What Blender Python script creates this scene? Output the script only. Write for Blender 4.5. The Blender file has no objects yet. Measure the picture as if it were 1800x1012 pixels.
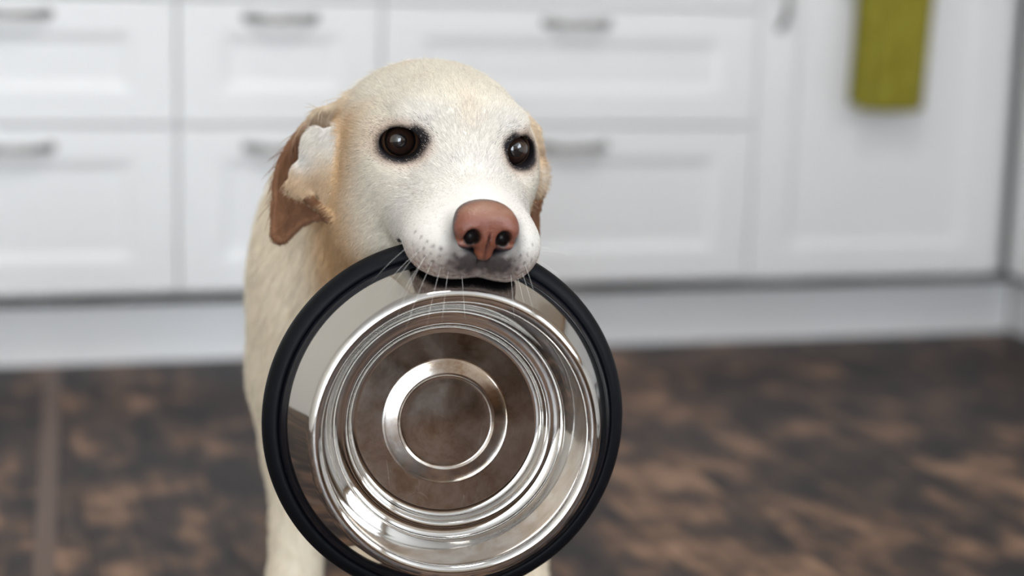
import bpy, bmesh, math, random
import numpy as np
from mathutils import Vector, Matrix
from mathutils.bvhtree import BVHTree

# ------------------------------------------------------------------ camera, world, light, exposure
SC = bpy.context.scene
COL = SC.collection
FPX, CAM_H, PITCH, ROLL = 3177.0, 0.60, 0.177, 0.0264
_R0 = np.array([1.0, 0, 0]); _U0 = np.array([0, math.sin(PITCH), math.cos(PITCH)])
FW = np.array([0, math.cos(PITCH), -math.sin(PITCH)])
RT = _R0 * math.cos(ROLL) + _U0 * math.sin(ROLL)
UP = -_R0 * math.sin(ROLL) + _U0 * math.cos(ROLL)
CAMPOS = np.array([0, 0, CAM_H])
cd = bpy.data.cameras.new('camera'); cam = bpy.data.objects.new('camera', cd); COL.objects.link(cam)
cd.sensor_width = 36.0; cd.lens = FPX / 1800 * 36.0; cd.clip_start = 0.02
cam.matrix_world = Matrix([[RT[0], UP[0], -FW[0], 0], [RT[1], UP[1], -FW[1], 0],
                           [RT[2], UP[2], -FW[2], CAM_H], [0, 0, 0, 1]])
cd.dof.use_dof = True; cd.dof.focus_distance = 1.197; cd.dof.aperture_fstop = 2.8
SC.camera = cam

wd = bpy.data.worlds.new('world'); SC.world = wd; wd.use_nodes = True
bg = wd.node_tree.nodes['Background']
bg.inputs[0].default_value = (0.84, 0.92, 1.0, 1); bg.inputs[1].default_value = 11.5
SC.view_settings.view_transform = 'Standard'; SC.view_settings.look = 'None'
SC.view_settings.gamma = 1.0; SC.view_settings.use_curve_mapping = False
SC.view_settings.exposure = -0.10
SC.cycles.use_denoising = True
SC.cycles.max_bounces = 8; SC.cycles.diffuse_bounces = 5; SC.cycles.glossy_bounces = 5
SC.cycles.transparent_max_bounces = 16

# kitchen frame: x along the cabinet run, y into the wall behind it, z up
KW, KD = 0.2894, 2.7291
KM = Matrix.Translation((0, KD, 0)) @ Matrix.Rotation(KW, 4, 'Z')

def cam2w(x, yd, d):
    return CAMPOS + RT * x - UP * yd + FW * d
def px(u, v, d):
    return cam2w((u - 900) / FPX * d, (v - 506) / FPX * d, d)

rng = np.random.default_rng(7)
random.seed(7)

# ------------------------------------------------------------------ helpers
def new_obj(name, verts, faces, mat=None, parent=None, smooth=False):
    me = bpy.data.meshes.new(name); me.from_pydata([tuple(map(float, v)) for v in verts], [], faces); me.update()
    return link_mesh(name, me, mat, parent, smooth)
def link_mesh(name, me, mat=None, parent=None, smooth=False):
    o = bpy.data.objects.new(name, me); COL.objects.link(o)
    if mat: me.materials.append(mat)
    if parent: o.parent = parent
    if smooth: me.polygons.foreach_set('use_smooth', [True] * len(me.polygons))
    return o
def empty(name, m):
    o = bpy.data.objects.new(name, None); COL.objects.link(o); o.matrix_world = m
    o.empty_display_size = 0.05
    return o
def tag(o, label=None, cat=None, group=None, kind=None):
    if label: o['label'] = label
    if cat: o['category'] = cat
    if group: o['group'] = group
    if kind: o['kind'] = kind
    return o
class MB:
    def __init__(s): s.v = []; s.f = []
    def add(s, v, f):
        n = len(s.v); s.v += [tuple(map(float, p)) for p in v]; s.f += [tuple(i + n for i in q) for q in f]
    def box(s, a, b):
        (x0, y0, z0), (x1, y1, z1) = a, b
        s.add([(x0,y0,z0),(x1,y0,z0),(x1,y1,z0),(x0,y1,z0),(x0,y0,z1),(x1,y0,z1),(x1,y1,z1),(x0,y1,z1)],
              [(0,3,2,1),(4,5,6,7),(0,1,5,4),(1,2,6,5),(2,3,7,6),(3,0,4,7)])
    def tube(s, pts, rad, n=10, cap=True, flat=1.0):
        pts = [np.array(p, float) for p in pts]
        rad = rad if hasattr(rad, '__len__') else [rad] * len(pts)
        ring = []
        for i, p in enumerate(pts):
            t = pts[min(i + 1, len(pts) - 1)] - pts[max(i - 1, 0)]; t /= np.linalg.norm(t)
            ref = np.array([0, 0, 1.0]) if abs(t[2]) < .9 else np.array([1.0, 0, 0])
            a = np.cross(t, ref); a /= np.linalg.norm(a); b = np.cross(a, t)
            ring += [p + rad[i] * (math.cos(q) * a * flat + math.sin(q) * b) for q in np.linspace(0, 2 * math.pi, n, endpoint=False)]
        f = []
        for i in range(len(pts) - 1):
            for j in range(n):
                k = (j + 1) % n
                f.append((i*n+j, i*n+k, (i+1)*n+k, (i+1)*n+j))
        if cap:
            f.append(tuple(range(n))[::-1]); m = (len(pts) - 1) * n; f.append(tuple(range(m, m + n)))
        s.add(ring, f)
    def lathe(s, prof, n=96):
        m = len(prof); v = []; f = []
        for j in range(n):
            a = 2 * math.pi * j / n
            v += [(r * math.cos(a), r * math.sin(a), z) for r, z in prof]
        for j in range(n):
            k = (j + 1) % n
            for i in range(m - 1):
                f.append((j*m+i, k*m+i, k*m+i+1, j*m+i+1))
        s.add(v, f)
    def build(s, name, mat, parent=None, smooth=False, bevel=0):
        o = new_obj(name, s.v, s.f, mat, parent, smooth)
        if bevel:
            b = o.modifiers.new('bevel', 'BEVEL'); b.width = bevel; b.segments = 2; b.limit_method = 'ANGLE'
        return o

def mat(name, col=(.8,.8,.8), rough=.5, metal=0.0, spec=.5, coat=0.0):
    m = bpy.data.materials.new(name); m.use_nodes = True
    p = m.node_tree.nodes['Principled BSDF']
    p.inputs['Base Color'].default_value = (*col, 1); p.inputs['Roughness'].default_value = rough
    p.inputs['Metallic'].default_value = metal; p.inputs['Specular IOR Level'].default_value = spec
    p.inputs['Coat Weight'].default_value = coat
    return m
def N(m, kind, **kw):
    n = m.node_tree.nodes.new(kind)
    for k, v in kw.items():
        if k in n.inputs: n.inputs[k].default_value = v
        else: setattr(n, k, v)
    return n
def L(m, a, b): m.node_tree.links.new(a, b)
def P(m): return m.node_tree.nodes['Principled BSDF']
def ramp(m, stops):
    r = m.node_tree.nodes.new('ShaderNodeValToRGB'); e = r.color_ramp.elements
    while len(e) < len(stops): e.new(0.5)
    for i, (p, c) in enumerate(stops): e[i].position = p; e[i].color = (*c, 1)
    return r
def noise_bump(m, scale, strength, dist=.001, coord='Object', detail=4, stretch=None):
    tc = N(m, 'ShaderNodeTexCoord'); nz = N(m, 'ShaderNodeTexNoise', Scale=scale, Detail=detail)
    if stretch:
        mp = N(m, 'ShaderNodeMapping'); mp.inputs['Scale'].default_value = stretch
        L(m, tc.outputs[coord], mp.inputs[0]); L(m, mp.outputs[0], nz.inputs['Vector'])
    else: L(m, tc.outputs[coord], nz.inputs['Vector'])
    b = N(m, 'ShaderNodeBump', Strength=strength, Distance=dist)
    L(m, nz.outputs['Fac'], b.inputs['Height']); L(m, b.outputs[0], P(m).inputs['Normal'])
    return nz

# ------------------------------------------------------------------ materials
M_CAB = mat('white_lacquer', (.80, .80, .805), .38); noise_bump(M_CAB, 90, .05)
M_WALL = mat('wall_paint', (.80, .76, .69), .85); noise_bump(M_WALL, 140, .15)
M_WALL2 = mat('warm_wall_paint', (.47, .40, .33), .85); noise_bump(M_WALL2, 140, .15)
M_CEIL = mat('ceiling_paint', (.85, .85, .84), .9); noise_bump(M_CEIL, 120, .1)
M_FRAMEW = mat('window_frame_paint', (.8, .8, .8), .45); noise_bump(M_FRAMEW, 60, .05)
M_NICKEL = mat('satin_nickel', (.42, .41, .40), .32, 1.0); noise_bump(M_NICKEL, 400, .05)
M_TOP = mat('oak_worktop', (.36, .22, .12), .45)
nz = noise_bump(M_TOP, 12, .1, stretch=(1, 12, 12)); rp = ramp(M_TOP, [(.3, (.26, .15, .08)), (.7, (.46, .30, .17))])
L(M_TOP, nz.outputs['Fac'], rp.inputs[0]); L(M_TOP, rp.outputs[0], P(M_TOP).inputs['Base Color'])
M_GLASS = bpy.data.materials.new('window_glass'); M_GLASS.use_nodes = True
_n = M_GLASS.node_tree; _n.nodes.clear()
_o = N(M_GLASS, 'ShaderNodeOutputMaterial'); _t = N(M_GLASS, 'ShaderNodeBsdfTransparent'); _g = N(M_GLASS, 'ShaderNodeBsdfGlossy', Roughness=.0)
_x = N(M_GLASS, 'ShaderNodeMixShader'); _x.inputs[0].default_value = .06
L(M_GLASS, _t.outputs[0], _x.inputs[1]); L(M_GLASS, _g.outputs[0], _x.inputs[2]); L(M_GLASS, _x.outputs[0], _o.inputs[0])

def plank_mat():
    m = mat('dark_worn_wood', rough=.5, spec=.25)
    tc = N(m, 'ShaderNodeTexCoord'); oi = N(m, 'ShaderNodeObjectInfo')
    ad = N(m, 'ShaderNodeVectorMath', operation='MULTIPLY_ADD'); ad.inputs[1].default_value = (1, 1, 1)
    cx = N(m, 'ShaderNodeCombineXYZ'); mu = N(m, 'ShaderNodeMath', operation='MULTIPLY'); mu.inputs[1].default_value = 37.0
    L(m, oi.outputs['Random'], mu.inputs[0]); L(m, mu.outputs[0], cx.inputs[0]); L(m, mu.outputs[0], cx.inputs[1])
    L(m, tc.outputs['Object'], ad.inputs[0]); L(m, cx.outputs[0], ad.inputs[2])
    mp = N(m, 'ShaderNodeMapping'); mp.inputs['Scale'].default_value = (15, 8.5, 4); L(m, ad.outputs[0], mp.inputs[0])
    n1 = N(m, 'ShaderNodeTexNoise', Scale=1.0, Detail=3.0, Roughness=.55); L(m, mp.outputs[0], n1.inputs['Vector'])
    mp2 = N(m, 'ShaderNodeMapping'); mp2.inputs['Scale'].default_value = (90, 4, 4); L(m, ad.outputs[0], mp2.inputs[0])
    n2 = N(m, 'ShaderNodeTexNoise', Scale=1.0, Detail=4.0); L(m, mp2.outputs[0], n2.inputs['Vector'])
    mx = N(m, 'ShaderNodeMix', data_type='FLOAT'); mx.inputs[0].default_value = .22
    L(m, n1.outputs['Fac'], mx.inputs[2]); L(m, n2.outputs['Fac'], mx.inputs[3])
    a2 = N(m, 'ShaderNodeMath', operation='MULTIPLY_ADD'); a2.inputs[1].default_value = .12; 
    L(m, oi.outputs['Random'], a2.inputs[0]); L(m, mx.outputs[0], a2.inputs[2])
    r = ramp(m, [(.45, (.018, .013, .014)), (.54, (.050, .033, .027)), (.61, (.13, .075, .048)), (.72, (.29, .175, .11))])
    L(m, a2.outputs[0], r.inputs[0]); L(m, r.outputs[0], P(m).inputs['Base Color'])
    b = N(m, 'ShaderNodeBump', Strength=.25, Distance=.002); L(m, n2.outputs['Fac'], b.inputs['Height']); L(m, b.outputs[0], P(m).inputs['Normal'])
    return m
M_PLANK = plank_mat()
M_PLANK_L = mat('pale_wood_strip', (.125, .078, .056), .5); noise_bump(M_PLANK_L, 40, .2)
M_SUB = mat('dark_subfloor', (.015, .012, .012), .8); noise_bump(M_SUB, 40, .2)

# ------------------------------------------------------------------ the room
def kobj(o, kind='structure'):
    o.matrix_world = KM
    if kind: o['kind'] = kind
    return o
XL, XR, YB, YF, ZC = -3.0, 1.45, 0.60, -5.2, 2.42
fl = MB(); fl.box((XL, YF, -.05), (XR, YB, -.008)); floor = kobj(fl.build('floor', M_SUB))
# planks run towards the cabinets
PW, PL = .145, 1.22
_pm = MB(); _pm.box((.0004, .0004, -.008), (PW - .0004, PL - .0004, 0)); _po = _pm.build('plank', M_PLANK, floor); _first = True
strip_x = -.716
xi = 0; x = XL
cols = []
while x < XR:
    cols.append(x); x += PW
for ci, x in enumerate(cols):
    off = random.random() * PL
    y = YF - off
    while y < YB:
        if y > YF - PL and y < YB:
            if _first: o = _po; _first = False
            else: o = _po.copy(); COL.objects.link(o); o.parent = floor
            o.location = (x, max(y, YF), 0)
            if y + PL > YB: o.scale = (1, (YB - y) / PL, 1)
            if x + PW > XR: o.scale = ((XR - x) / PW, o.scale[1], 1)
        y += PL
stb = MB(); stb.box((0, YF, -.004), (.021, .05, .0008)); st = stb.build('inlay_strip', M_PLANK_L, floor); st.location = (-.696, 0, 0); st.rotation_euler = (0, 0, -.05)
st['label'] = 'paler narrow wood strip'

w = MB(); w.box((XL - .1, YB, 0), (XR + .1, YB + .1, ZC)); kobj(w.build('wall_back', M_WALL))
w = MB(); w.box((XL - .1, YF, 0), (XL, YB, ZC)); kobj(w.build('wall_left', M_WALL))
def wall_with_window(name, horiz, pos, a0, a1, w0, w1, z0, z1, n):
    """horiz True: wall along x at y=pos; else along y at x=pos (outer side further from the room)."""
    m = MB()
    def bx(b0, b1, c0, c1):
        if horiz: m.box((b0, pos - .1, c0), (b1, pos, c1))
        else: m.box((pos, b0, c0), (pos + .1, b1, c1))
    bx(a0, w0, 0, ZC); bx(w1, a1, 0, ZC); bx(w0, w1, 0, z0); bx(w0, w1, z1, ZC)
    kobj(m.build(name, M_WALL2))
    f = MB(); g = .045
    def fx(b0, b1, c0, c1, t0=.03, t1=.075):
        if horiz: f.box((b0, pos - t1, c0), (b1, pos - t0, c1))
        else: f.box((pos + t0, b0, c0), (pos + t1, b1, c1))
    fx(w0, w1, z0, z0 + g); fx(w0, w1, z1 - g, z1); fx(w0, w0 + g, z0 + g, z1 - g); fx(w1 - g, w1, z0 + g, z1 - g)
    k = 2
    for i in range(1, k):
        c = w0 + (w1 - w0) * i / k; fx(c - g / 2, c + g / 2, z0 + g, z1 - g)
    win = kobj(f.build('window_%d' % n, M_FRAMEW))
    for i in range(k):
        b0 = w0 + (w1 - w0) * i / k + g / 2; b1 = w0 + (w1 - w0) * (i + 1) / k - g / 2
        p = MB()
        if horiz: p.box((b0, pos - .056, z0 + g), (b1, pos - .05, z1 - g))
        else: p.box((pos + .05, b0, z0 + g), (pos + .056, b1, z1 - g))
        p.build('pane', M_GLASS, win)
    # daylight sampling portal in the opening
    ld = bpy.data.lights.new('window_portal', 'AREA'); ld.shape = 'RECTANGLE'; ld.cycles.is_portal = True
    ld.size = w1 - w0; ld.size_y = z1 - z0
    lo = bpy.data.objects.new('window_portal', ld); COL.objects.link(lo)
    if horiz: mloc = Matrix.Translation(((w0 + w1) / 2, pos - .09, (z0 + z1) / 2)) @ Matrix.Rotation(math.pi / 2, 4, 'X')
    else: mloc = Matrix.Translation((pos + .09, (w0 + w1) / 2, (z0 + z1) / 2)) @ Matrix.Rotation(math.pi / 2, 4, 'Z') @ Matrix.Rotation(math.pi / 2, 4, 'X')
    lo.matrix_world = KM @ mloc
wall_with_window('wall_right', False, XR, YF, YB, -4.9, -2.5, 1.0, 2.25, 1)
wall_with_window('wall_front', True, YF, XL - .1, XR + .1, -2.9, -1.0, .04, 2.2, 2)
w = MB(); w.box((XL - .1, YF - .1, ZC), (XR + .1, YB + .1, ZC + .1)); kobj(w.build('ceiling', M_CEIL))

# ceiling lamp: opal dish, between camera and cabinets
M_OPAL = mat('opal_lamp', (.9, .9, .88), .5); P(M_OPAL).inputs['Emission Color'].default_value = (1.0, .98, .96, 1); P(M_OPAL).inputs['Emission Strength'].default_value = 22.0
lamp = empty('ceiling_lamp', KM @ Matrix.Translation((-.45, -1.75, ZC))); tag(lamp, 'round opal ceiling lamp above the kitchen floor', 'lamp')
m = MB(); m.lathe([(.0002, -.001), (.30, -.001), (.30, -.025), (.0002, -.025)], 48); m.build('base', M_FRAMEW, lamp)
m = MB(); m.lathe([(.29, -.0255), (.285, -.05), (.25, -.075), (.15, -.09), (.0002, -.095)], 48); m.build('diffuser', M_OPAL, lamp, True)

# ------------------------------------------------------------------ cabinets
ZB, ZG, ZT, ZTOP = .1178, .3606, .5406, .71
GAP = .003
def front_mesh(wd_, z0, z1, side=.060, rail=.047, dep=.006, bev=.015, th=.019):
    """shaker front, x 0..wd_, face at y=0"""
    e = .0025
    def loop(i, y): return [(i[0], y, i[1]), (i[2], y, i[1]), (i[2], y, i[3]), (i[0], y, i[3])]
    a = (0, z0, wd_, z1)
    loops = [loop(a, th), loop(a, e), loop((e, z0 + e, wd_ - e, z1 - e), 0),
             loop((side, z0 + rail, wd_ - side, z1 - rail), 0),
             loop((side + bev, z0 + rail + bev, wd_ - side - bev, z1 - rail - bev), dep)]
    v = sum(loops, []); f = [(3, 2, 1, 0)]
    for k in range(4):
        for j in range(4):
            q = (j + 1) % 4
            f.append((k*4+j, k*4+q, (k+1)*4+q, (k+1)*4+j))
    f.append((16, 17, 18, 19))
    return v, f
def handle(parent, c, length=.096, vertical=False, proj=.026):
    m = MB(); h = length / 2
    pts = []
    for q in np.linspace(-1, 1, 15):
        pts.append((q * h, -proj * (1 - abs(q) ** 3.2), 0))
    pts = [(-h, .003, 0)] + [p for p in pts] + [(h, .003, 0)]
    pts = [p for i, p in enumerate(pts) if i == 0 or np.linalg.norm(np.subtract(p, pts[i-1])) > 1e-6]
    m.tube(pts, [.0055] * len(pts), 10)
    for s in (-1, 1): m.tube([(s * h, .001, 0), (s * h, -.004, 0)], [.009, .007], 12)
    if vertical: m.v = [(p[2], p[1], p[0]) for p in m.v]
    o = m.build('handle', M_NICKEL, parent, smooth=True); o.location = c
    o['label'] = 'satin metal bow handle'
    return o
def cab_body(root, wd_, z1=ZTOP, depth=.58):
    b = MB(); t = .016
    b.box((.0005, .0195, ZB), (t, depth, z1)); b.box((wd_ - t, .0195, ZB), (wd_ - .0005, depth, z1))
    b.box((t, .0195, ZB), (wd_ - t, depth, ZB + t)); b.box((t, .0195, z1 - t), (wd_ - t, depth, z1)); b.box((t, depth - .008, ZB + t), (wd_ - t, depth, z1 - t))
    b.build('body', M_CAB, root)
def drawer_cabinet(x0, x1, label):
    r = empty('drawer_cabinet', KM @ Matrix.Translation((x0, 0, 0))); tag(r, label, 'cabinet', 'white base cabinets along the back')
    wd_ = x1 - x0; cab_body(r, wd_)
    for z0, z1 in ((ZB, ZG), (ZG, ZT), (ZT, ZTOP)):
        v, f = front_mesh(wd_ - GAP, z0 + GAP / 2 - (.0015 if z0 == ZB else 0), z1 - GAP / 2)
        o = new_obj('drawer_front', v, f, M_CAB, r); o.location = (GAP / 2, 0, 0)
        handle(o, ((wd_ - GAP) / 2, 0, z1 - (.030 if z1 == ZG else .024)))
    return r
T1, T2, T3, T4 = -.5058, -.2088, .3912, .8369
drawer_cabinet(T1 - .45, T1, 'white drawer cabinet at the left edge beyond the dog')
drawer_cabinet(T1, T2, 'narrow white drawer cabinet just left of the dog\'s head')
drawer_cabinet(T2, T3, 'wide white drawer cabinet directly behind the dog\'s head')
drawer_cabinet(T1 - .45 - .60, T1 - .45, 'outermost white drawer cabinet at the far left end')
dc = empty('door_cabinet', KM @ Matrix.Translation((T3, 0, 0)))
tag(dc, 'white single-door cabinet in the corner with the green towel', 'cabinet', 'white base cabinets along the back')
cab_body(dc, T4 - T3)
v, f = front_mesh(T4 - T3 - GAP, ZB - .002, ZTOP - GAP / 2)
do = new_obj('door', v, f, M_CAB, dc); do.location = (GAP / 2, 0, 0)
handle(do, (.034, 0, .563), vertical=True, length=.096)
# corner filler, plinths, worktops
m = MB(); m.box((T4 + .004, .012, ZB), (.8520, .03, ZTOP)); kobj(m.build('corner_filler', M_CAB), None)
tag(bpy.data.objects['corner_filler'], 'narrow white filler strip in the cabinet corner', 'filler strip')
m = MB(); m.box((T1 - 1.05, .072, .0005), (.915, .088, ZB - .030)); o = kobj(m.build('plinth', M_CAB, bevel=.001), None)
tag(o, 'long white plinth board under the drawer cabinets', 'plinth')
m = MB(); m.box((.918, -3.0, .0005), (.934, .071, ZB - .030)); o = kobj(m.build('plinth', M_CAB, bevel=.001), None)
tag(o, 'white plinth board under the right-hand corner cabinets', 'plinth')
m = MB(); m.box((T1 - 1.06, -.03, ZTOP + .001), (.815, .595, ZTOP + .033)); o = kobj(m.build('worktop', M_TOP, bevel=.002), None)
tag(o, 'oak worktop over the white drawer cabinets', 'worktop')
m = MB(); m.box((.818, -3.0, ZTOP + .001), (1.445, .595, ZTOP + .033)); o = kobj(m.build('worktop', M_TOP, bevel=.002), None)
tag(o, 'oak worktop over the right-hand cabinets', 'worktop')
for i in range(5):
    rr = KM @ Matrix.Translation((.852, -.012 - .6 * i, 0)) @ Matrix.Rotation(-math.pi / 2, 4, 'Z')
    r = empty('side_cabinet', rr)
    tag(r, ['white cabinet side meeting the corner at the right edge', 'white door cabinet next along the right-hand wall',
            'third white door cabinet along the right-hand wall', 'fourth white door cabinet along the right-hand wall', 'last white door cabinet along the right-hand wall'][i], 'cabinet', 'right-hand base cabinets')
    cab_body(r, .6 - .001)
    v, f = front_mesh(.6 - GAP, ZB - .002, ZTOP - GAP / 2); o = new_obj('door', v, f, M_CAB, r); o.location = (GAP / 2, 0, 0)
    handle(o, (.55, 0, .6), vertical=True)

# ------------------------------------------------------------------ added unseen furniture, put in so the bowl reflects brown
M_SIDE = mat('brown_wood', (.16, .085, .045), .5)
nz = noise_bump(M_SIDE, 9, .1, stretch=(1, 6, 10)); rp = ramp(M_SIDE, [(.3, (.10, .052, .028)), (.7, (.23, .13, .07))]); L(M_SIDE, nz.outputs['Fac'], rp.inputs[0]); L(M_SIDE, rp.outputs[0], P(M_SIDE).inputs['Base Color'])
sb = empty('added_sideboard', KM @ Matrix.Translation((-.95, YF + .01, 0))); tag(sb, 'added brown wooden furniture, unseen, for the bowl to reflect', 'added_sideboard')
m = MB(); m.box((0, 0, .08), (2.3, .42, .80)); m.build('body', M_SIDE, sb, bevel=.003)
m = MB(); m.box((-.02, -.0, .801), (2.32, .45, .83)); m.build('top', M_SIDE, sb, bevel=.003)
for i in range(5):
    m = MB(); m.box((.02 + .456 * i, .421, .10), (.456 * (i + 1), .438, .785)); d_ = m.build('door', M_SIDE, sb, bevel=.002)
    m = MB(); m.tube([(.41 + .456 * i, .439, .5), (.41 + .456 * i, .455, .5)], .012, 12); m.build('knob', M_NICKEL, d_, True)
for xx in (.05, 2.25):
    for yy in (.05, .38):
        m = MB(); m.box((xx - .025, yy - .025, .0005), (xx + .025, yy + .025, .0795)); m.build('leg', M_SIDE, sb)

# ------------------------------------------------------------------ towel on its rail (hangs on the corner door)
M_TOWEL = mat('olive_towel', (.26, .235, .015), .9)
nz = noise_bump(M_TOWEL, 900, .6, .002); n2 = N(M_TOWEL, 'ShaderNodeTexNoise', Scale=9.0, Detail=3.0)
rp = ramp(M_TOWEL, [(.3, (.21, .165, .008)), (.7, (.31, .29, .03))]); L(M_TOWEL, n2.outputs['Fac'], rp.inputs[0]); L(M_TOWEL, rp.outputs[0], P(M_TOWEL).inputs['Base Color'])
TZ = .582; TX0, TX1 = .548, .666
rail = empty('towel_rail', KM @ Matrix.Translation((0, 0, 0)))
tag(rail, 'dark metal towel rail on the corner cabinet door', 'towel rail')
m = MB(); m.tube([(TX0 - .016, -.028, TZ), (TX1 + .022, -.028, TZ)], .0055, 12); m.build('bar', M_NICKEL, rail, True)
for xx in (TX0 - .012, TX1 + .018):
    m = MB(); m.tube([(xx, .0015, TZ), (xx, -.028, TZ)], .005, 10); m.tube([(xx, .0015, TZ), (xx, -.003, TZ)], .011, 14); m.build('bracket', M_NICKEL, rail, True)
def towel():
    nu, nv = 40, 70; v = []; f = []
    zb, zf = .397, .392
    prof = [(-.0165, z) for z in np.linspace(zb, TZ, 26)] + [(-.0285 + .012 * math.cos(a), TZ + .012 * math.sin(a)) for a in np.linspace(0, math.pi, 10)[1:-1]] + [(-.0405, z) for z in np.linspace(TZ, zf, 34)]
    n = len(prof)
    for i in range(nu + 1):
        s = i / nu
        for j, (y, z) in enumerate(prof):
            front = j > 30; drop = max(0, (TZ - z)) / .16
            x = TX0 + (TX1 - TX0) * s + .004 * drop * math.sin(5 * s + 1) - .008 * drop
            wv = (.009 * math.sin(8.5 * s + .6) + .003 * math.sin(19 * s)) * (.3 + .7 * drop)
            yy = y - (abs(wv) + wv * .6 if front else 0)
            zz = z - (.004 * math.sin(3 * s) * drop if front else 0)
            v.append((x, yy, zz))
    for i in range(nu):
        for j in range(n - 1): f.append((i*n+j, i*n+j+1, (i+1)*n+j+1, (i+1)*n+j))
    o = new_obj('kitchen_towel', v, f, M_TOWEL, None, True); o.matrix_world = KM
    so = o.modifiers.new('thick', 'SOLIDIFY'); so.thickness = .004; so.offset = 0
    tag(o, 'olive green kitchen towel hanging on the corner cabinet door', 'towel')
towel()

# ------------------------------------------------------------------ steel bowl
BC = cam2w(-.0442, .0892, 1.21)
_bn = np.array([.173, .118, -.978]); _bn /= np.linalg.norm(_bn)
BN = RT * _bn[0] - UP * _bn[1] + FW * _bn[2]
_ba = np.cross(BN, [0, 0, 1.0]); _ba /= np.linalg.norm(_ba); _bb = np.cross(BN, _ba)
BM = Matrix([[_ba[0], _bb[0], BN[0], BC[0]], [_ba[1], _bb[1], BN[1], BC[1]], [_ba[2], _bb[2], BN[2], BC[2]], [0, 0, 0, 1]])
def steel(name, rough0, rough1, scr):
    m = mat(name, (.60, .585, .565), rough0, 1.0)
    tc = N(m, 'ShaderNodeTexCoord'); nz = N(m, 'ShaderNodeTexNoise', Scale=22.0, Detail=6.0, Roughness=.7); L(m, tc.outputs['Object'], nz.inputs['Vector'])
    mr = N(m, 'ShaderNodeMapRange'); mr.inputs['From Min'].default_value = .35; mr.inputs['From Max'].default_value = .7
    mr.inputs['To Min'].default_value = rough0; mr.inputs['To Max'].default_value = rough1
    L(m, nz.outputs['Fac'], mr.inputs['Value']); L(m, mr.outputs[0], P(m).inputs['Roughness'])
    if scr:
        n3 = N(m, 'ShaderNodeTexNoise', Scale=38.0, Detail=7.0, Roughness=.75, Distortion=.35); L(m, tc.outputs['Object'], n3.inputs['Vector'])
        c3 = ramp(m, [(.36, (.36, .275, .205)), (.64, (.58, .55, .52))]); L(m, n3.outputs['Fac'], c3.inputs[0]); L(m, c3.outputs[0], P(m).inputs['Base Color'])  # brown mottling painted into the colour for the reflected browns of the room
    if scr:   # fine hairline scratches, in several directions
        prev = None
        for i, (sc_, thr) in enumerate(((34, .0045), (52, .005), (71, .006), (23, .003))):   # curved hairlines: iso-lines of smooth noise, broken up
            mp = N(m, 'ShaderNodeMapping'); mp.inputs['Location'].default_value = (i * 1.7, i * .9, i * .3); mp.inputs['Rotation'].default_value = (0, 0, i * .8); mp.inputs['Scale'].default_value = (1, .45, 1)
            L(m, tc.outputs['Object'], mp.inputs[0]); s = N(m, 'ShaderNodeTexNoise', Scale=float(sc_), Detail=0.0); L(m, mp.outputs[0], s.inputs['Vector'])
            a1 = N(m, 'ShaderNodeMath', operation='SUBTRACT'); a1.inputs[1].default_value = .5; L(m, s.outputs['Fac'], a1.inputs[0])
            a2 = N(m, 'ShaderNodeMath', operation='ABSOLUTE'); L(m, a1.outputs[0], a2.inputs[0])
            a3 = N(m, 'ShaderNodeMath', operation='LESS_THAN'); a3.inputs[1].default_value = thr; L(m, a2.outputs[0], a3.inputs[0])
            k = N(m, 'ShaderNodeTexNoise', Scale=90.0, Detail=1.0); L(m, mp.outputs[0], k.inputs['Vector'])
            a4 = N(m, 'ShaderNodeMath', operation='GREATER_THAN'); a4.inputs[1].default_value = .52; L(m, k.outputs['Fac'], a4.inputs[0])
            a5 = N(m, 'ShaderNodeMath', operation='MULTIPLY'); L(m, a3.outputs[0], a5.inputs[0]); L(m, a4.outputs[0], a5.inputs[1])
            if prev is None: prev = a5.outputs[0]
            else:
                mx = N(m, 'ShaderNodeMath', operation='MAXIMUM'); L(m, prev, mx.inputs[0]); L(m, a5.outputs[0], mx.inputs[1]); prev = mx.outputs[0]
        b = N(m, 'ShaderNodeBump', Strength=scr, Distance=.0004); L(m, prev, b.inputs['Height']); L(m, b.outputs[0], P(m).inputs['Normal'])
    return m
M_STEEL = steel('polished_steel', .045, .10, 0)
M_STEELW = steel('worn_steel_brown_reflection', .11, .19, .8)
M_RUB = mat('black_rubber', (.004, .0045, .0065), .5, spec=.12); noise_bump(M_RUB, 700, .12, .0004)
M_GLOSSBLACK = mat('glossy_black', (.006, .0065, .010), .22, spec=.4); noise_bump(M_GLOSSBLACK, 500, .08, .0004)
bowl = empty('dog_bowl', BM)
tag(bowl, 'steel feeding bowl with black rubber ring held in the dog\'s mouth', 'bowl')
def spline(pts, n=6):
    """Catmull-Rom through (r,z) points"""
    p = [np.array(q, float) for q in pts]; p = [2*p[0]-p[1]] + p + [2*p[-1]-p[-2]]; out = []
    for i in range(1, len(p) - 2):
        for t in np.linspace(0, 1, n, endpoint=False):
            out.append(.5*((2*p[i])+(-p[i-1]+p[i+1])*t+(2*p[i-1]-5*p[i]+4*p[i+1]-p[i+2])*t*t+(-p[i-1]+3*p[i]-3*p[i+1]+p[i+2])*t**3))
    out.append(p[-2]); return [tuple(q) for q in out]
HC, HB = .050, .0
def arc(c, r, a0, a1, n): return [(c[0] + r * math.cos(math.radians(q)), c[1] + r * math.sin(math.radians(q))) for q in np.linspace(a0, a1, n)]
def bez(p0, p1, p2, p3, n=24):
    p0, p1, p2, p3 = map(np.array, (p0, p1, p2, p3))
    return [tuple((1-t)**3*p0 + 3*(1-t)**2*t*p1 + 3*(1-t)*t*t*p2 + t**3*p3) for t in np.linspace(0, 1, n)]
crest = arc((.0905, HC - .0048), .0052, 22, 165, 22)
skirt = bez((.1135, -.006), (.1085, .012), (.1030, .026), crest[0], 26)
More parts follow.
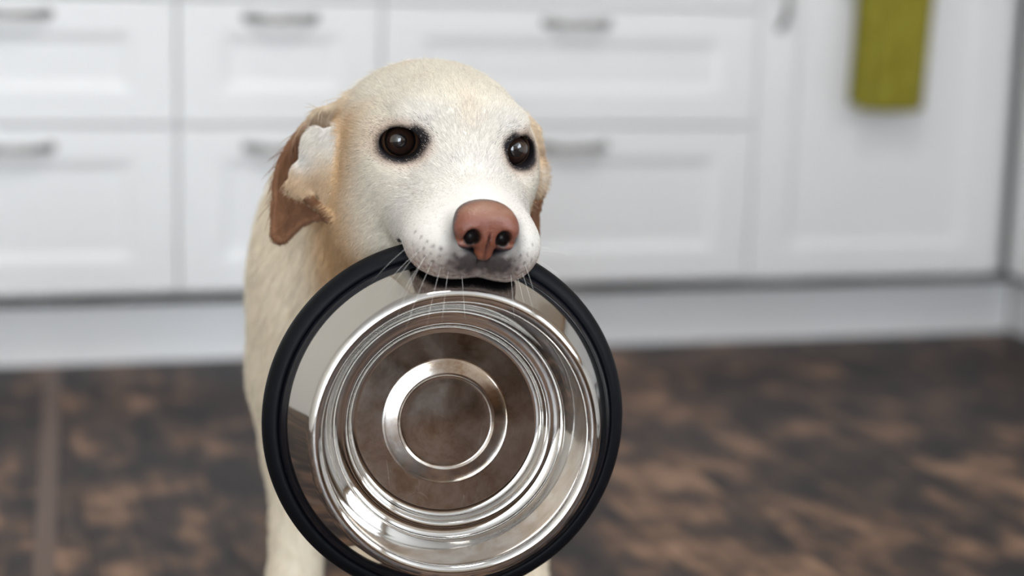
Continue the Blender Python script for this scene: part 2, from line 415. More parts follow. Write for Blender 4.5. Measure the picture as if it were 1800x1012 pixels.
inner = bez(crest[-1], (.0838, .0395), (.0818, .0290), (.0798, .0205), 14) + bez((.0798, .0205), (.0775, .0120), (.0755, .0100), (.0695, .0100), 22)[1:]
ledge = bez((.0695, .0100), (.0668, .0098), (.0662, .0080), (.0656, .0050), 10) + bez((.0656, .0050), (.0650, .0012), (.0640, HB), (.0600, HB), 12)[1:]
skirt = skirt + crest[1:]
mb = MB(); mb.lathe(skirt + inner[1:] + ledge[1:], 192); o = mb.build('steel_shell', M_STEEL, bowl, True)
flat = [(.0600, HB), (.052, HB), (.0435, HB)] + [(.0428, HB), (.0420, .00008), (.0413, .0003), (.0404, .0006), (.0370, .00128), (.0335, .00198), (.0328, .0021), (.0323, .00208)]
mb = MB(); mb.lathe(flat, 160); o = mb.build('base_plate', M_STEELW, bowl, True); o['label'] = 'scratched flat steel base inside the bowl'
disc = [(.0323, .00208), (.0317, .0018), (.0311, .0013), (.0305, .0011), (.0295, .00105), (.0250, .00115), (.0200, .0013), (.0100, .0015), (.0002, .00155)]
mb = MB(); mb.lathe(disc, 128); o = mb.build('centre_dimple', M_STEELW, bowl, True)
ring = bez((.1116, .0035), (.1118, .0062), (.1150, .0060), (.1180, .0035), 10) + bez((.1180, .0035), (.1215, .0005), (.1222, -.003), (.1222, -.006), 10)[1:] + bez((.1222, -.006), (.1222, -.0125), (.1150, -.0125), (.1100, -.0115), 10)[1:] + [(.1100, -.004), (.1116, .0035)]
mb = MB(); mb.lathe(ring, 192); o = mb.build('rubber_ring', M_RUB, bowl, True); o['label'] = 'black rubber non-slip ring'
lip = bez((.1117, .0040), (.1113, .0075), (.1098, .0105), (.1080, .0128), 12) + bez((.1080, .0128), (.1070, .0138), (.1064, .0128), (.1062, .0110), 6)[1:] + [(.1100, .001), (.1117, .0040)]
mb = MB(); mb.lathe(lip, 192); mb.build('ring_inner_band', M_GLOSSBLACK, bowl, True)  # glossy black band between the ring and the steel skirt
back = spline([(.0002, -.0012), (.030, -.0012), (.062, -.0012), (.068, .006), (.078, .014), (.083, .034), (.0885, .047)], 5)
mb = MB(); mb.lathe(back[::-1], 128); o = mb.build('underside', M_STEEL, bowl, True)

# ------------------------------------------------------------------ the dog: one implicit surface on a rectilinear grid
def _head_axes(psi, th, ph):
    X = np.array([math.cos(psi), 0, math.sin(psi)]); Y = np.array([math.sin(psi), 0, -math.cos(psi)]); Z = np.array([0, -1., 0])
    Y2 = Y * math.cos(th) - Z * math.sin(th); Z2 = Z * math.cos(th) + Y * math.sin(th)
    r = np.array([[math.cos(ph), -math.sin(ph), 0], [math.sin(ph), math.cos(ph), 0], [0, 0, 1]])
    return [q[0] * RT - q[1] * UP + q[2] * FW for q in (r @ X, r @ Y2, r @ Z2)]
HA = np.stack(_head_axes(math.radians(16), math.radians(15), math.radians(3)))   # rows: right, forward, up (world)
HO = px(806, 257, 1.225)
def h2w(p): return HO + (np.asarray(p, float) / 1000) @ HA
def w2h(p): return (p - HO) @ HA.T * 1000

def axis(lo, a, b, hi, hf, hc):
    """fine spacing hf on [a,b], growing to hc outside"""
    mid = np.arange(a, b, hf); out = [mid]; left = []; x = a; h = hf
    while x > lo: h = min(h * 1.12, hc); x -= h; left.append(x)
    right = []; x = mid[-1]; h = hf
    while x < hi: h = min(h * 1.12, hc); x += h; right.append(x)
    return np.concatenate([left[::-1], mid, right]).astype(np.float64)
HF = .0012
GX = axis(-.27, -.180, .032, .10, HF, .006)
GY = axis(1.02, 1.085, 1.335, 2.42, HF, .007)
GZ = axis(-.01, .375, .575, .60, HF, .006)
DF = np.full((len(GX), len(GY), len(GZ)), .05, np.float32)
def smin(a, b, k):
    h = np.clip(.5 + .5 * (b - a) / k, 0, 1); return b + (a - b) * h - k * h * (1 - h)
def smax(a, b, k): return -smin(-a, -b, k)
def sub(c, ext):
    sl = []
    for g, cc, e in zip((GX, GY, GZ), c, ext):
        i0 = np.searchsorted(g, cc - e); i1 = np.searchsorted(g, cc + e); sl.append(slice(i0, max(i1, i0)))
    return tuple(sl)
def pts_of(sl):
    return np.stack(np.meshgrid(GX[sl[0]], GY[sl[1]], GZ[sl[2]], indexing='ij'), -1)
def ell_d(q, r):
    k0 = np.linalg.norm(q / r, axis=-1); k1 = np.linalg.norm(q / (r * r), axis=-1)
    return k0 * (k0 - 1) / np.maximum(k1, 1e-9)
def ell(c, r, k, A=None, field=None, op='add'):
    """ellipsoid: centre world, radii m, axes rows A (world)"""
    F = DF if field is None else field
    A = np.eye(3) if A is None else A; r = np.asarray(r, float)
    ext = np.sqrt(((A * r[:, None]) ** 2).sum(0)) + max(k, .004) * 1.3
    sl = sub(c, ext); q = (pts_of(sl) - c) @ A.T
    d = ell_d(q, r)
    F[sl] = smin(F[sl], d, k) if op == 'add' else smax(F[sl], -d, k)
def cone(a, b, ra, rb, k, field=None, op='add'):
    F = DF if field is None else field
    a = np.asarray(a, float); b = np.asarray(b, float); rm = max(ra, rb)
    c = (a + b) / 2; sl = sub(c, np.abs(b - a) / 2 + rm + max(k, .004) * 1.3)
    p = pts_of(sl) - a; ab = b - a; t = np.clip(p @ ab / (ab @ ab), 0, 1)
    d = np.linalg.norm(p - t[..., None] * ab, axis=-1) - (ra + (rb - ra) * t)
    F[sl] = smin(F[sl], d, k) if op == 'add' else smax(F[sl], -d, k)
def eul(rx=0, ry=0, rz=0):
    return np.array(Matrix.Rotation(rz, 3, 'Z') @ Matrix.Rotation(ry, 3, 'Y') @ Matrix.Rotation(rx, 3, 'X'))
def he(c, r, k, rot=None, op='add', both=False):     # head-local ellipsoid in mm, optionally mirrored
    A = HA if rot is None else eul(*[math.radians(v) for v in rot]).T @ HA
    ell(h2w(c), np.array(r) / 1000, k / 1000, A, op=op)
    if both:
        rot2 = None if rot is None else (rot[0], -rot[1], -rot[2])
        he((-c[0], c[1], c[2]), r, k, rot2, op)
def hc(a, b, ra, rb, k, op='add', both=False):
    cone(h2w(a), h2w(b), ra / 1000, rb / 1000, k / 1000, op=op)
    if both: hc((-a[0], a[1], a[2]), (-b[0], b[1], b[2]), ra, rb, k, op)

# --- torso and legs (world metres, floor z = 0)
SYM = -.092
ell((-.100, 1.53, .335), (.108, .17, .130), .04)                     # rib cage
ell((-.110, 1.76, .350), (.102, .32, .112), .05)                     # barrel
ell((-.128, 2.01, .350), (.092, .15, .108), .06)                     # rump
ell((-.088, 1.43, .315), (.070, .085, .115), .04)                    # breast
for s in (-1, 1):
    X = lambda v: SYM + s * v
    ell((X(.070 if s < 0 else .050), 1.455, .320), (.048, .080, .125), .04)             # shoulder
    X0 = X
    X = (lambda v: SYM - v) if s < 0 else (lambda v: SYM + v + .023)
    cone((X0(.072), 1.440, .26), (X(.078), 1.470, .195), .042, .032, .03)   # upper arm to elbow
    cone((X(.079), 1.470, .20), (X(.083), 1.435, .085), .029, .0205, .02)  # forearm
    cone((X(.083), 1.435, .085), (X(.084), 1.420, .035), .0205, .022, .015)
    ell((X(.085), 1.398, .022), (.030, .046, .0225), .012)           # paw
    for t in (-1.5, -.5, .5, 1.5): ell((X(.085) + t * .0125, 1.362 - abs(t) * -.004, .015), (.0085, .017, .0145), .004)
    Hx = -.128 + s * .072
    ell((Hx, 2.03, .285), (.046, .095, .125), .04)                   # thigh
    cone((Hx, 1.965, .215), (Hx, 2.125, .125), .038, .021, .03)      # shank, knee forward, hock back
    cone((Hx, 2.125, .125), (Hx, 2.095, .035), .021, .019, .015)
    ell((Hx, 2.065, .021), (.028, .050, .0215), .012)
cone((-.130, 2.13, .405), (-.135, 2.23, .31), .026, .021, .03); cone((-.135, 2.23, .31), (-.145, 2.28, .17), .021, .011, .02)
# --- neck
nk0 = h2w((0, -66, -26))
cone(nk0, (-.085, 1.44, .385), .066, .092, .035)
cone(h2w((-14, -52, -66)), (-.092, 1.42, .345), .054, .080, .03)

# --- head (local mm: x to the picture's right, y forward to the nose, z up)
he((-6, -58, -5), (64, 72, 49), 16)               # cranium
he((0, -16, 8), (46, 42, 34), 16)                 # forehead
he((23, 1, 18), (22, 14, 11), 16, both=True)      # brows
he((44, -28, -20), (20, 40, 32), 16, both=True)   # cheekbones
he((-42, -52, -54), (26, 44, 40), 20)             # jowls
he((36, -52, -52), (22, 42, 36), 20)
hc((0, 0, -36), (0, 74, -42), 34, 25.5, 16)       # muzzle
he((24, 16, -42), (24, 40, 28), 18, both=True)    # face below the eyes
he((0, 36, -30), (29, 54, 18), 14)                # bridge
he((0, 12, -6), (26, 26, 17), 16)                 # stop
he((20, 64, -50), (25, 33, 24), 12, both=True)    # flews
he((15, 79, -55), (18, 15, 15.5), 8, both=True)   # lip pads
he((0, 104, -36), (19, 27, 15), 3, op='sub')      # bed of the nose
hc((0, 93, -50), (0, 96, -68), 4, 2, 4, op='sub')  # cleft below the nose
# --- ears as thin sheets
EAR = np.full(DF.shape, .05, np.float32); TUFT = np.full(DF.shape, .05, np.float32)
def inside(poly, u, v):
    c = np.zeros(u.shape, bool); n = len(poly)
    for i in range(n):
        (x0, y0), (x1, y1) = poly[i], poly[(i + 1) % n]
        hit = ((y0 > v) != (y1 > v)) & (u < (x1 - x0) * (v - y0) / (y1 - y0 + 1e-12) + x0); c ^= hit
    return c
def edge_dist(poly, u, v):
    best = np.full(u.shape, 1e9); n = len(poly)
    for i in range(n):
        a = np.array(poly[i], float); b = np.array(poly[(i + 1) % n], float); ab = b - a
        t = np.clip(((u - a[0]) * ab[0] + (v - a[1]) * ab[1]) / (ab @ ab), 0, 1)
        best = np.minimum(best, np.hypot(u - a[0] - t * ab[0], v - a[1] - t * ab[1]))
    return best
def sheet(field, poly, depth, rad, step=3.0, inset=7.0):
    """sheet of the outline poly, laid out in the plane facing the camera at the ear's own distance, with its own relief depth(u,v,edge)"""
    p = np.array(poly, float); u, v = np.meshgrid(np.arange(p[:, 0].min(), p[:, 0].max(), step), np.arange(p[:, 1].min(), p[:, 1].max(), step))
    u = u.ravel(); v = v.ravel(); ins = inside(poly, u, v); u = u[ins]; v = v[ins]; e = edge_dist(poly, u, v)
    ok = e > inset * .95; u = u[ok]; v = v[ok]; e = e[ok] - inset
    W = np.array([px(a, b, d) for a, b, d in zip(u, v, depth(u, v, e))])
    r = rad(u, v, e) * np.ones(len(u))
    for w_, rr in zip(W, r):
        sl = sub(w_, [rr + .006] * 3); d = np.linalg.norm(pts_of(sl) - w_, axis=-1) - rr
        field[sl] = np.minimum(field[sl], d)
lear = [(622,172),(609,168.6),(577,184),(555,188),(534,212),(506,247),(486,283),(477,318),(474,361),(472,404),(477,424),(489,432),(503,429),(517,416),(532,400),(552,390),(569,387),(600,384),(618,300)]
sheet(EAR, lear, lambda u, v, e: 1.270 + .020 * np.clip((600 - u) / 125, 0, 1) + .013 * (1 - np.exp(-e / 22)) - .012 * np.clip((v - 330) / 100, 0, 1), lambda u, v, e: .0030 - .0006 * np.clip((v - 300) / 100, 0, 1))
lfold = [(606,222),(584,226),(566,240),(550,262),(535,287),(525,305),(522,320),(529,330),(545,327),(564,333),(580,352),(606,330)]
sheet(TUFT, lfold, lambda u, v, e: 1.272 - .012 * np.clip((u - 500) / 80, 0, 1) - .004 * (1 - np.exp(-e / 12)), lambda u, v, e: .0042 + 0 * u)
for a, b, ra, rb in (((512, 330, 1.268), (545, 352, 1.264), .0034, .0028), ((545, 352, 1.264), (582, 381, 1.258), .0028, .0028)):
    cone(px(*a), px(*b), ra, rb, .002, field=EAR)
ell(px(556, 268, 1.260), (.011, .007, .018), .006, np.stack([RT, FW, UP]), field=TUFT)
ell(px(530, 310, 1.263), (.0075, .006, .0105), .006, np.stack([RT, FW, UP]), field=TUFT)
rear = [(905,195),(935,208),(952,224),(958,262),(963,300),(959,338),(951,370),(949,402),(953,432),(946,436),(934,412),(920,380),(900,320)]
sheet(EAR, rear, lambda u, v, e: 1.282 + .0 * u + .010 * np.clip((950 - u) / 40, 0, 1), lambda u, v, e: .0028 + 0 * u)
_v = np.arange(212, 428, 3.0); _ur = np.interp(_v, [205, 224, 262, 300, 338, 370, 402, 430], [928, 944, 950, 954, 950, 944, 942, 946])
for vv, uu in zip(_v, _ur):      # the flap hangs back along the cheek
    wdt = .012 + .050 * (1 - ((vv - 205) / 230) ** 1.6)
    for dd in np.arange(0, wdt, .0012):
        w_ = px(uu - 6 - 300 * dd, vv + 120 * dd, 1.282 + dd); sl = sub(w_, [.009] * 3); d = np.linalg.norm(pts_of(sl) - w_, axis=-1) - .0028
        EAR[sl] = np.minimum(EAR[sl], d)
ell(px(944, 312, 1.278), (.0040, .005, .0085), .004, np.stack([RT, FW, UP]), field=TUFT)
DF = smin(DF, EAR, .009); DF = smin(DF, TUFT, .010)
# --- keep the muzzle out of the bowl, then the lower jaw behind its rim
sl = sub(h2w((0, 60, -80)), (.14, .09, .12)); q = pts_of(sl) - BC; hb = q @ BN; rho = np.linalg.norm(q - hb[..., None] * BN, axis=-1)
sr = np.interp(hb, [-.013, -.006, .004, .0095, .0105, .028, .042, .0505], [.1215, .1228, .1200, .1138, .1115, .1022, .0972, .0912])
hull = np.maximum(rho - sr - .0018, np.maximum(-hb - .0135, hb - .0525))
DF[sl] = smax(DF[sl], -hull, .0025)
hc((0, -15, -74), (0, 22, -84), 21, 15, 14); hc((0, 22, -84), (0, 56, -86), 13, 8, 8)
# --- eyes: lid shell round each eyeball, almond opening
EYES = []
for s, (eu, ev) in ((-1, (704, 249)), (1, (906, 264))):
    # eyeball centre 12.6 mm behind the visible iris
    c = w2h(px(eu, ev, 1.2125 if s < 0 else 1.231)) + np.array([0, -11.0, 0]) + np.array([2.2 if s < 0 else -.5, 0, -.8])
    fwd = np.array([-.20 if s < 0 else .22, .97, .04]); fwd /= np.linalg.norm(fwd)
    tilt = math.radians(11 if s < 0 else -8)
    up = np.array([0, 0, 1.0]); up -= fwd * (up @ fwd); up /= np.linalg.norm(up); rt_ = np.cross(fwd, up)
    rt2 = rt_ * math.cos(tilt) + up * math.sin(tilt); up2 = -rt_ * math.sin(tilt) + up * math.cos(tilt)
    EYES.append((c, fwd, rt2, up2))
    he(tuple(c), (15.2, 15.2, 15.2), 5)
    sl = sub(h2w(c), (.036, .036, .036)); q = w2h(pts_of(sl)) - c
    a = q @ rt2; b = q @ up2; f_ = q @ fwd
    g = (np.abs(a) / 14.0) ** 1.8 + (np.abs(b + .0) / np.where(b > 0, 11.0, 10.2)) ** 2
    op = (np.sqrt(g) - 1) * 9.0
    op = np.maximum(op, 2.0 - f_)
    DF[sl] = smax(DF[sl], -op / 1000, .0012)
def eye_g(p):
    """almond coordinate (1 at the lid edge) of the nearer eye, head-local mm"""
    out = np.full(len(p), 9.0); inner = np.zeros(len(p)); upp = np.zeros(len(p))
    for s, (c, fwd, r_, u_) in zip((-1, 1), EYES):
        q = p - c; a = q @ r_; b = q @ u_; f_ = q @ fwd
        g = np.sqrt((np.abs(a) / 14.0) ** 1.8 + (np.abs(b) / np.where(b > 0, 11.0, 10.2)) ** 2); g = np.where(f_ > -2, g, 9.0)
        m = g < out; out[m] = g[m]
        inner[m] = (-s * np.sign(r_[0]) * a)[m]; upp[m] = b[m]
    return out, inner, upp

def surface_nets(F, gx, gy, gz):
    S = F < 0; nx, ny, nz_ = F.shape
    cnt = np.zeros((nx - 1, ny - 1, nz_ - 1), np.uint8)
    for i in (0, 1):
        for j in (0, 1):
            for k in (0, 1): cnt += S[i:nx-1+i, j:ny-1+j, k:nz_-1+k]
    cells = np.argwhere((cnt > 0) & (cnt < 8)); idx = np.full(cnt.shape, -1, np.int32)
    idx[tuple(cells.T)] = np.arange(len(cells))
    I, J, K = cells.T; pos = np.zeros((len(cells), 3)); num = np.zeros(len(cells))
    G = (gx, gy, gz)
    C = [(0,0,0),(1,0,0),(0,1,0),(1,1,0),(0,0,1),(1,0,1),(0,1,1),(1,1,1)]
    val = {c: F[I+c[0], J+c[1], K+c[2]].astype(np.float64) for c in C}
    P_ = {c: np.stack([gx[I+c[0]], gy[J+c[1]], gz[K+c[2]]], 1) for c in C}
    for a in C:
        for ax in range(3):
            if a[ax]: continue
            b = list(a); b[ax] = 1; b = tuple(b); va, vb = val[a], val[b]; m = (va < 0) != (vb < 0)
            t = np.where(m, va / np.where(m, va - vb, 1), 0)[:, None]
            pos += np.where(m[:, None], P_[a] + t * (P_[b] - P_[a]), 0); num += m
    pos /= num[:, None]
    quads = []
    for ax in range(3):
        o = [1 if q != ax else 0 for q in range(3)]
        s0 = [slice(1, n - 1) if q != ax else slice(0, n - 1) for q, n in enumerate(F.shape)]
        s1 = [slice(1, n - 1) if q != ax else slice(1, n) for q, n in enumerate(F.shape)]
        A_, B_ = S[tuple(s0)], S[tuple(s1)]; e = np.argwhere(A_ != B_); flip = A_[tuple(e.T)]
        e = e + np.array(o)
        q1, q2 = [q for q in range(3) if q != ax]
        if ax == 1: q1, q2 = q2, q1
        d1 = np.zeros(3, int); d1[q1] = 1; d2 = np.zeros(3, int); d2[q2] = 1
        qd = np.stack([idx[tuple((e - d1 - d2).T)], idx[tuple((e - d2).T)], idx[tuple(e.T)], idx[tuple((e - d1).T)]], 1)
        qd[~flip] = qd[~flip][:, ::-1]; quads.append(qd)
    return pos, np.concatenate(quads)
V, Q = surface_nets(DF, GX, GY, GZ)
def laplace(V, Q, n, lam):
    E = np.concatenate([Q[:, [0, 1]], Q[:, [1, 2]], Q[:, [2, 3]], Q[:, [3, 0]]]); deg = np.bincount(E[:, 0], minlength=len(V)) + np.bincount(E[:, 1], minlength=len(V))
    for _ in range(n):
        A_ = np.stack([np.bincount(E[:, 0], V[E[:, 1], i], len(V)) + np.bincount(E[:, 1], V[E[:, 0], i], len(V)) for i in range(3)], 1) / deg[:, None]
        V = V + lam * (A_ - V)
    return V
V = laplace(V, Q, 3, .5)
# keep only the largest shell
par = np.arange(len(V))
def _cc(Q, n):
    lab = np.arange(n)
    while True:
        m = lab[Q].min(1); new = lab.copy(); np.minimum.at(new, Q.ravel(), np.repeat(m, 4)); new = new[new]
        if (new == lab).all(): return lab
        lab = new
lab = _cc(Q, len(V)); big = np.bincount(lab).argmax(); keep = lab == big
remap = np.cumsum(keep) - 1; Q = remap[Q[keep[Q[:, 0]]]]; V = V[keep]
def sample_field(F, p):
    i = np.clip(np.searchsorted(GX, p[:, 0]), 1, len(GX) - 1); j = np.clip(np.searchsorted(GY, p[:, 1]), 1, len(GY) - 1); k = np.clip(np.searchsorted(GZ, p[:, 2]), 1, len(GZ) - 1)
    return F[i, j, k]
def vnormals(V, Q):
    n = np.cross(V[Q[:, 2]] - V[Q[:, 0]], V[Q[:, 3]] - V[Q[:, 1]]); o = np.zeros_like(V)
    for c in range(4):
        for ax in range(3): o[:, ax] += np.bincount(Q[:, c], n[:, ax], len(V))
    return o / np.maximum(np.linalg.norm(o, axis=1), 1e-12)[:, None]
VN = vnormals(V, Q)

def sst(x, a, b):
    t = np.clip((x - a) / (b - a), 0, 1); return t * t * (3 - 2 * t)
def vnoise(p, s):      # cheap smooth value noise from sines
    q = p * s
    return (np.sin(q[:, 0] * 1.7 + 2 * np.sin(q[:, 1] * 1.1)) + np.sin(q[:, 1] * 1.9 + 1.5 * np.sin(q[:, 2] * 1.3 + 1)) + np.sin(q[:, 2] * 2.1 + 1.7 * np.sin(q[:, 0] * .9 + 2))) / 6 + .5
C_CREAM = np.array([.78, .725, .625]); C_WHITE = np.array([.73, .695, .65]); C_TAN = np.array([.64, .43, .235])
C_BODY = np.array([.76, .67, .53]); C_EAR = np.array([.21, .10, .052]); C_SKIN = np.array([.012, .010, .012]); C_RUST = np.array([.34, .17, .09])
C_LIP = np.array([.045, .034, .033])
DOTS = []
def mixc(c, col, w): return c + (col - c) * w[:, None]
def coat(pw, nw, jitter=None):
    """fur / skin colour at world points, some ear shade painted in"""
    p = w2h(pw); n = len(p); c = np.tile(C_CREAM, (n, 1))
    x, y, z = p.T
    head = sst(y, -120, -70)
    c = mixc(c, C_BODY, 1 - head)
    nz_ = vnoise(p, .09)
    c = mixc(c, C_TAN, np.clip(.95 * sst(-y, -4, 44) * sst(-z, -32, 8) * sst(np.abs(x), 30, 52) * head + .35 * (nz_ - .5) * head * sst(-y, 10, 50), 0, 1))
    c = mixc(c, C_TAN, .75 * sst(-z, 40, 85) * sst(-y, 0, 40) * sst(y, -150, -90))
    c = mixc(c, C_TAN, .28 * np.exp(-((x - 0) / 9) ** 2 - ((z - 24) / 13) ** 2) * sst(y, -20, 0))
    # white muzzle, blaze and brows
    c = mixc(c, C_WHITE, .85 * sst(y, 5, 40))
    c = mixc(c, C_WHITE, .8 * np.exp(-((np.abs(x) - 30) / 16) ** 2 - ((z - 22) / 10) ** 2) * sst(y, -25, -5))
    # ears
    ed = sample_field(EAR, pw); td = sample_field(TUFT, pw)
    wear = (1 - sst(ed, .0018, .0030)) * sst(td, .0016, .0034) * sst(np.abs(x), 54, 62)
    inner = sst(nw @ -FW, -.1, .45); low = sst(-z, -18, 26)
    ce = mixc(np.tile(np.array([.72, .60, .44]), (n, 1)), C_EAR, inner * (.10 + .90 * low))  # brown inner flap, part of its shade painted in, deeper downwards
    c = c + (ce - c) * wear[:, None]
    wt = (1 - sst(td, .0018, .0034)) * sst(np.abs(x), 50, 64)
    wh = np.clip(np.exp(-((z + 6) / 13) ** 2 - ((np.abs(x) - 80) / 16) ** 2) + np.exp(-((z + 26) / 9) ** 2 - ((np.abs(x) - 96) / 9) ** 2), 0, 1)
    ct = mixc(mixc(np.tile(C_CREAM, (n, 1)), C_TAN, .75 * sst(-z, 10, 40)), C_WHITE, wh)
    c = c + (ct - c) * wt[:, None]
    # lips: grey-brown patch under the nose, dark edge
    c = mixc(c, np.array([.26, .175, .14]), .9 * sst(-z, 43, 64) * sst(y, 48, 62) * (np.abs(x) < 60) * (.5 + .7 * vnoise(p, .8)))
    c = mixc(c, C_LIP, np.clip(1.3 * np.exp(-(x / 24) ** 4 - ((z + 55.5) / 10) ** 2) * (.75 + .5 * vnoise(p, .5)), 0, .97) * sst(y, 72, 86))
    c = mixc(c, C_LIP * .8, .7 * np.exp(-((np.abs(x) - 21) / 5) ** 2 - ((z + 40) / 12) ** 2) * sst(y, 80, 88))
    q = pw - BC; hb = q @ BN; rho = np.linalg.norm(q - hb[:, None] * BN, axis=1)
    srr = np.interp(hb, [-.013, -.006, .004, .0095, .0105, .028, .042, .0505], [.1215, .1228, .1200, .1125, .1095, .1022, .0972, .0912])
    hd_ = np.where((hb > -.014) & (hb < .06), rho - srr, .05)
    c = mixc(c, C_SKIN, 1 - sst(hd_, .003, .0058))
    c = mixc(c, C_SKIN, 1 - sst(np.sqrt((x / 23) ** 2 + ((z + 36) / 17.5) ** 2) + 1.2 * sst(-y, -86, -76), .80, 1.04))
    for dp, dr in DOTS:
        c = mixc(c, np.array([.05, .03, .035]), .85 * np.exp(-(np.linalg.norm(pw - dp, axis=1) / dr) ** 2))
    for ex in (-40, 40):
        c = mixc(c, np.array([.40, .31, .26]), (.0 if jitter is None else 1.0) * np.clip(.55 * np.exp(-((x - ex * .92) / 9) ** 2 - ((z + 22) / 9) ** 2) * (np.abs(np.asarray(jitter if jitter is not None else 0)) > .55), 0, 1) * sst(y, -10, 10) * np.ones(n))
    # eyelids
    g, inn, upp = eye_g(p)
    jit = 0 if jitter is None else jitter
    c = mixc(c, C_RUST, .55 * (1 - sst(g + jit * .3, 1.15, 1.9)))
    dark = 1.11 + .32 * sst(inn, 5, 13) * sst(upp, -6, 5) + .08 * sst(-upp, 0, 6)
    c = mixc(c, C_SKIN, (1 - sst(g + jit * .5, dark - .12, dark + .25)))
    return np.clip(c, 0, 1)

M_SKIN = mat('dog_skin', rough=.7, spec=.2)
at = N(M_SKIN, 'ShaderNodeAttribute', attribute_name='coat'); L(M_SKIN, at.outputs['Color'], P(M_SKIN).inputs['Base Color'])
nb = noise_bump(M_SKIN, 900, .25, .0006)
me = bpy.data.meshes.new('body')
me.vertices.add(len(V)); me.vertices.foreach_set('co', V.astype(np.float32).ravel())
me.loops.add(Q.size); me.polygons.add(len(Q)); me.loops.foreach_set('vertex_index', Q.astype(np.int32).ravel())
me.polygons.foreach_set('loop_start', np.arange(0, Q.size, 4, dtype=np.int32)); me.polygons.foreach_set('loop_total', np.full(len(Q), 4, np.int32))
me.update(calc_edges=True); me.validate()
bvh = BVHTree.FromPolygons([tuple(v) for v in V], [tuple(q) for q in Q[::1]])
def hit(u, v):
    d = px(u, v, 1.0) - CAMPOS; d /= np.linalg.norm(d)
    r = bvh.ray_cast(Vector(CAMPOS), Vector(d)); return None if r[0] is None else np.array(r[0])
for u, v, r in ((731,406,2),(741,416,2),(751,424,2),(762,432,2.6),(775,437,3),(725,428,2),(735,441,2.4),(747,451,2.4),(760,459,2.6),(775,468,2.6),(790,459,3),(788,476,2.4),(772,449,2),(800,446,2.4),
                (745,436,2),(757,445,2),(805,470,3),(812,484,2.4),(795,484,2),(905,458,2.4),(915,449,2.4),(922,462,2.6),(909,472,2.8),(918,478,2.6),(898,482,2.6),(910,488,2.6),(895,468,2),(927,446,2),(934,457,2),(925,474,2),(888,490,2.4),(936,430,2)):
    h_ = hit(u, v)
    if h_ is not None: DOTS.append((h_, r * .00042))
ca = me.color_attributes.new('coat', 'FLOAT_COLOR', 'POINT')
cc = np.ones((len(V), 4), np.float32); cc[:, :3] = coat(V, VN); ca.data.foreach_set('color', cc.ravel())
dog = empty('dog', Matrix.Translation((-.10, 1.6, 0)))
tag(dog, 'pale yellow Labrador with a pink-brown nose carrying a steel bowl', 'dog')
def under(o, root):
    o.parent = root; o.matrix_parent_inverse = root.matrix_world.inverted(); return o
bpy.context.view_layer.update()
body = under(link_mesh('body', me, M_SKIN, None, True), dog)
print('DOG verts', len(V), 'quads', len(Q), 'grid', DF.shape)

